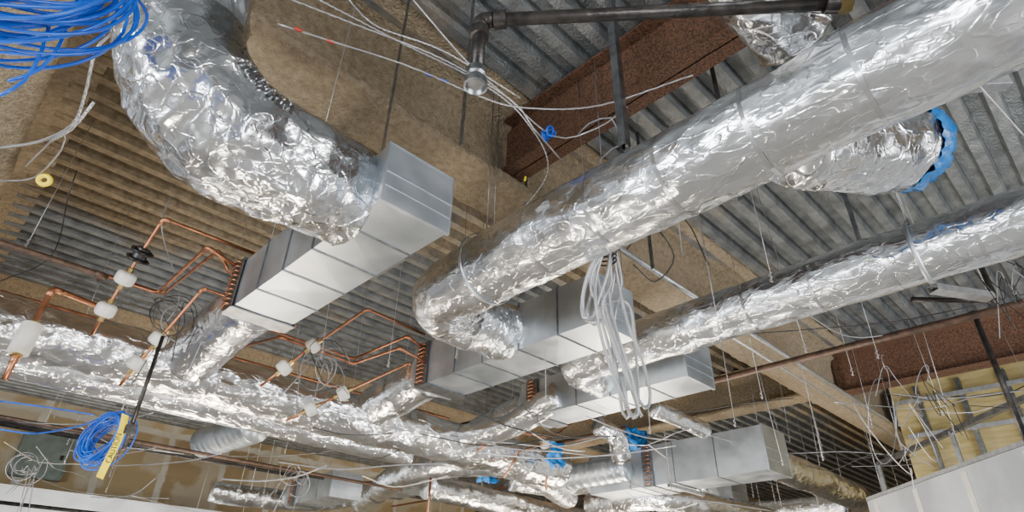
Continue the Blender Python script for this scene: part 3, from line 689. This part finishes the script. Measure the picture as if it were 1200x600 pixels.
for i in range(46):
    x0=random.uniform(0,1150); y0=random.uniform(470,590) if x0<1000 else random.uniform(420,540)
    dx=random.uniform(60,260); dy=random.uniform(-25,50); h=random.uniform(1.2,2.0) if y0<540 else random.uniform(.8,1.5)
    if x0>850: h=random.uniform(1.7,2.2); dy=random.uniform(-30,5)
    P=[at(x0,y0,h),at(x0+dx*.35,y0+dy*.35+random.uniform(4,14),h),at(x0+dx*.7,y0+dy*.7+random.uniform(2,12),h),at(x0+dx,y0+dy,h)]
    line(P,random.choice([.003,.004,.006]),random.choice(['grey','wire','black','black','white']),'electrical_cable','sagging electrical cable strung across the far bay',group='sagging far cables',step=.15,seg=5)
for (x0,y0,x1,y1,h,r,m) in ((0,7.2,5.0,7.2,1.5,.02,'rustpipe'),(0.5,8.3,4.4,8.3,1.7,.03,'iron'),(6.8,6.9,6.8,12,2.3,.03,'copper'),(10.6,4,10.6,12,2.3,.035,'rustpipe'),(0,11,14,11,2.2,.03,'iron'),(0,12.6,16,12.6,1.4,.03,'iron'),(8.8,5,8.8,13,2.3,.02,'copper'),
      (5.2,6.75,8.7,6.75,2.25,.018,'copper'),(5.2,6.9,8.7,6.9,2.2,.018,'copper'),(5.4,5.9,5.4,9,2.35,.018,'iron')):
    pipe_run([W(x0,y0,h),W(x1,y1,h)],r,m,'straight pipe running through the far bay','service_pipe',fit=False)
for (x,y,h,l,r,ax) in ((11.2,7.6,1.9,3,.2,'y'),(12.4,4,1.9,5,.22,'y'),(9.6,8.4,1.5,4,.22,'x'),(12.9,5.4,1.4,5,.2,'x')):
    a=W(x,y,h); b=W(x+(l if ax=='x' else 0),y+(l if ax=='y' else 0),h)
    foil_duct([a,a.lerp(b,.5)+V((0,0,.04)),b],r,'distant foil-wrapped duct in the far bay',x*7,seg=36,step=.05,group='distant foil ducts')
# ---------------------------------------------------------------- partition and wall panel
a=at(1205,514,1.5); b=at(1020,582,1.5); d=(b-a).normalized(); a=a-d*3; a.z=b.z=3.0
nn=V((-d.y,d.x,0))
def slab(a,b,th,z0,z1):
    vs=[]
    for z in (z0,z1):
        for p in (a-nn*th/2,b-nn*th/2,b+nn*th/2,a+nn*th/2): vs.append(V((p.x,p.y,z)))
    return vs,[(3,2,1,0),(4,5,6,7),(0,1,5,4),(1,2,6,5),(2,3,7,6),(3,0,4,7)]
L=(b-a).length
o=mk('wall_partition',slab(a,b,.12,0,2.94),'dry',smooth=False); o['kind']='structure'
tag(mk('top_track',slab(a,b,.13,2.945,2.985),'galvw',smooth=False),'galvanized steel track along partition top','wall framing')
for i in range(int(L/.9)+1):
    p=a+d*(.3+i*.9); p.z=0; f_=nn*(-1 if nn.dot(EYE-p)<0 else 1)*.063
    tag(mk('joint_tape',slab(p-d*.045+f_,p+d*.045+f_,.003,0,2.9),'white',smooth=False),'white taped joint on drywall partition','joint tape','drywall joints')
def frame_():
    e=thing('stud_frame',V((b.x,b.y,2.99)),'galvanized steel stud framing above partition','wall framing')
    A=V((a.x,a.y,3.32));B=V((b.x,b.y,3.32))-d*.4
    mk('header_track',channel(A,B,.05,.05,.004),'galvd',e,smooth=False)
    for i in range(4):
        p=B.lerp(A,i*.28); mk('stud',channel(V((p.x,p.y,2.99)),V((p.x,p.y,3.32)),.035,.06,.004),'galvd',e,smooth=False)
frame_()
e=thing('stud_frame',V((11.5,0,3.3)),'galvanized steel studs in front of tan sheathing','wall framing')
for i in range(14):
    y_=-5.6+i*.6; mk('stud',channel(V((11.54,y_,.02)),V((11.54,y_,5.0)),.06,.09,.004),'galvd',e,smooth=False)
for z_ in (4.2,4.75): mk('header_track',channel(V((11.46,-5.8,z_)),V((11.46,2.5,z_)),.05,.06,.004),'galvw',e,smooth=False)
c=aty(50,535,14.85); e=thing('electrical_cabinet',c,'grey-green electrical cabinet mounted on unfinished wall','electrical cabinet')
mk('enclosure',boxvf(c+V((-.42,-.1,-.40)),c+V((.42,.12,.40)),.02),'panel',e,smooth=False)
mk('cabinet_cover',boxvf(c+V((-.36,-.12,-.34)),c+V((.36,-.1,.34)),.008),'panel',e,smooth=False)
mk('latch',boxvf(c+V((.26,-.15,-.04)),c+V((.32,-.12,.05)),.006),'iron',e,smooth=False)
q=aty(191,394,4.3); pipe_run([q,q-V((0,0,.62))],.013,'iron','black threaded support rod below copper pipe','support_rod',fit=False)
q2=q-V((0,0,.62)); tag(mk('beam_clamp',join(boxvf(q2-V((.03,.02,.03)),q2+V((.03,.02,.03)),.004),boxvf(q2+V((-.01,-.01,-.12)),q2+V((.01,.01,-.02)),.003)),'iron',smooth=False),'black steel clamp at rod end','clamp')
# ---------------------------------------------------------------- light
w=bpy.data.worlds.new('world'); bpy.context.scene.world=w; w.use_nodes=True
bg=w.node_tree.nodes['Background']; bg.inputs[0].default_value=(.82,.89,1.0,1); bg.inputs[1].default_value=.6
def area(name,loc,target,sx,sy,power,color):
    l=bpy.data.lights.new(name,'AREA'); l.shape='RECTANGLE'; l.size=sx; l.size_y=sy; l.energy=power; l.color=color
    o=bpy.data.objects.new(name,l); COL.objects.link(o); o.location=loc
    o.rotation_euler=(V(target)-V(loc)).to_track_quat('-Z','Y').to_euler(); return o
area('daylight_fill',(-6.5,1,1.6),(2,3,3.6),5,1.8,700,(.92,.96,1))  # added area light standing in for daylight, no window modelled
area('daylight_fill',(3,-6.5,1.6),(4,3,3.8),6,1.8,800,(.98,.98,.99))  # added daylight-coloured panel behind the camera, also gives foil its highlights
area('fill_light',(2.5,7.5,.6),(2.5,7.0,4),1.2,.6,140,(1,.84,.64))  # added warm fill from below, no lamp fixture here
area('fill_light',(1.0,3.0,.5),(1.2,3.5,4),.8,.5,65,(1,.90,.76))  # added fill under the nearest box, no fixture
area('fill_light',(5.0,3.2,.6),(7.4,4.4,3.3),1.2,.8,180,(1,.95,.88))  # added fill to brighten the large far box
area('fill_light',(8.5,6,.6),(8.5,5,4),1.5,.8,200,(1,.86,.66))  # added warm upward fill for the far ducts
area('fill_light',(12,8,.6),(12,8,4),2,1,230,(1,.86,.66))  # added warm upward fill deeper in the far bay
area('fill_light',(3,12,1.2),(3,15,4),2,1,200,(1,.92,.8))  # added fill to brighten the north wall
area('fill_light',(7.5,-1.5,.5),(7.5,0,5),2,1,160,(.92,.96,1))  # added cool upward fill for the deck on the right
for o in bpy.data.objects:
    if '_wl' in o: del o['_wl']
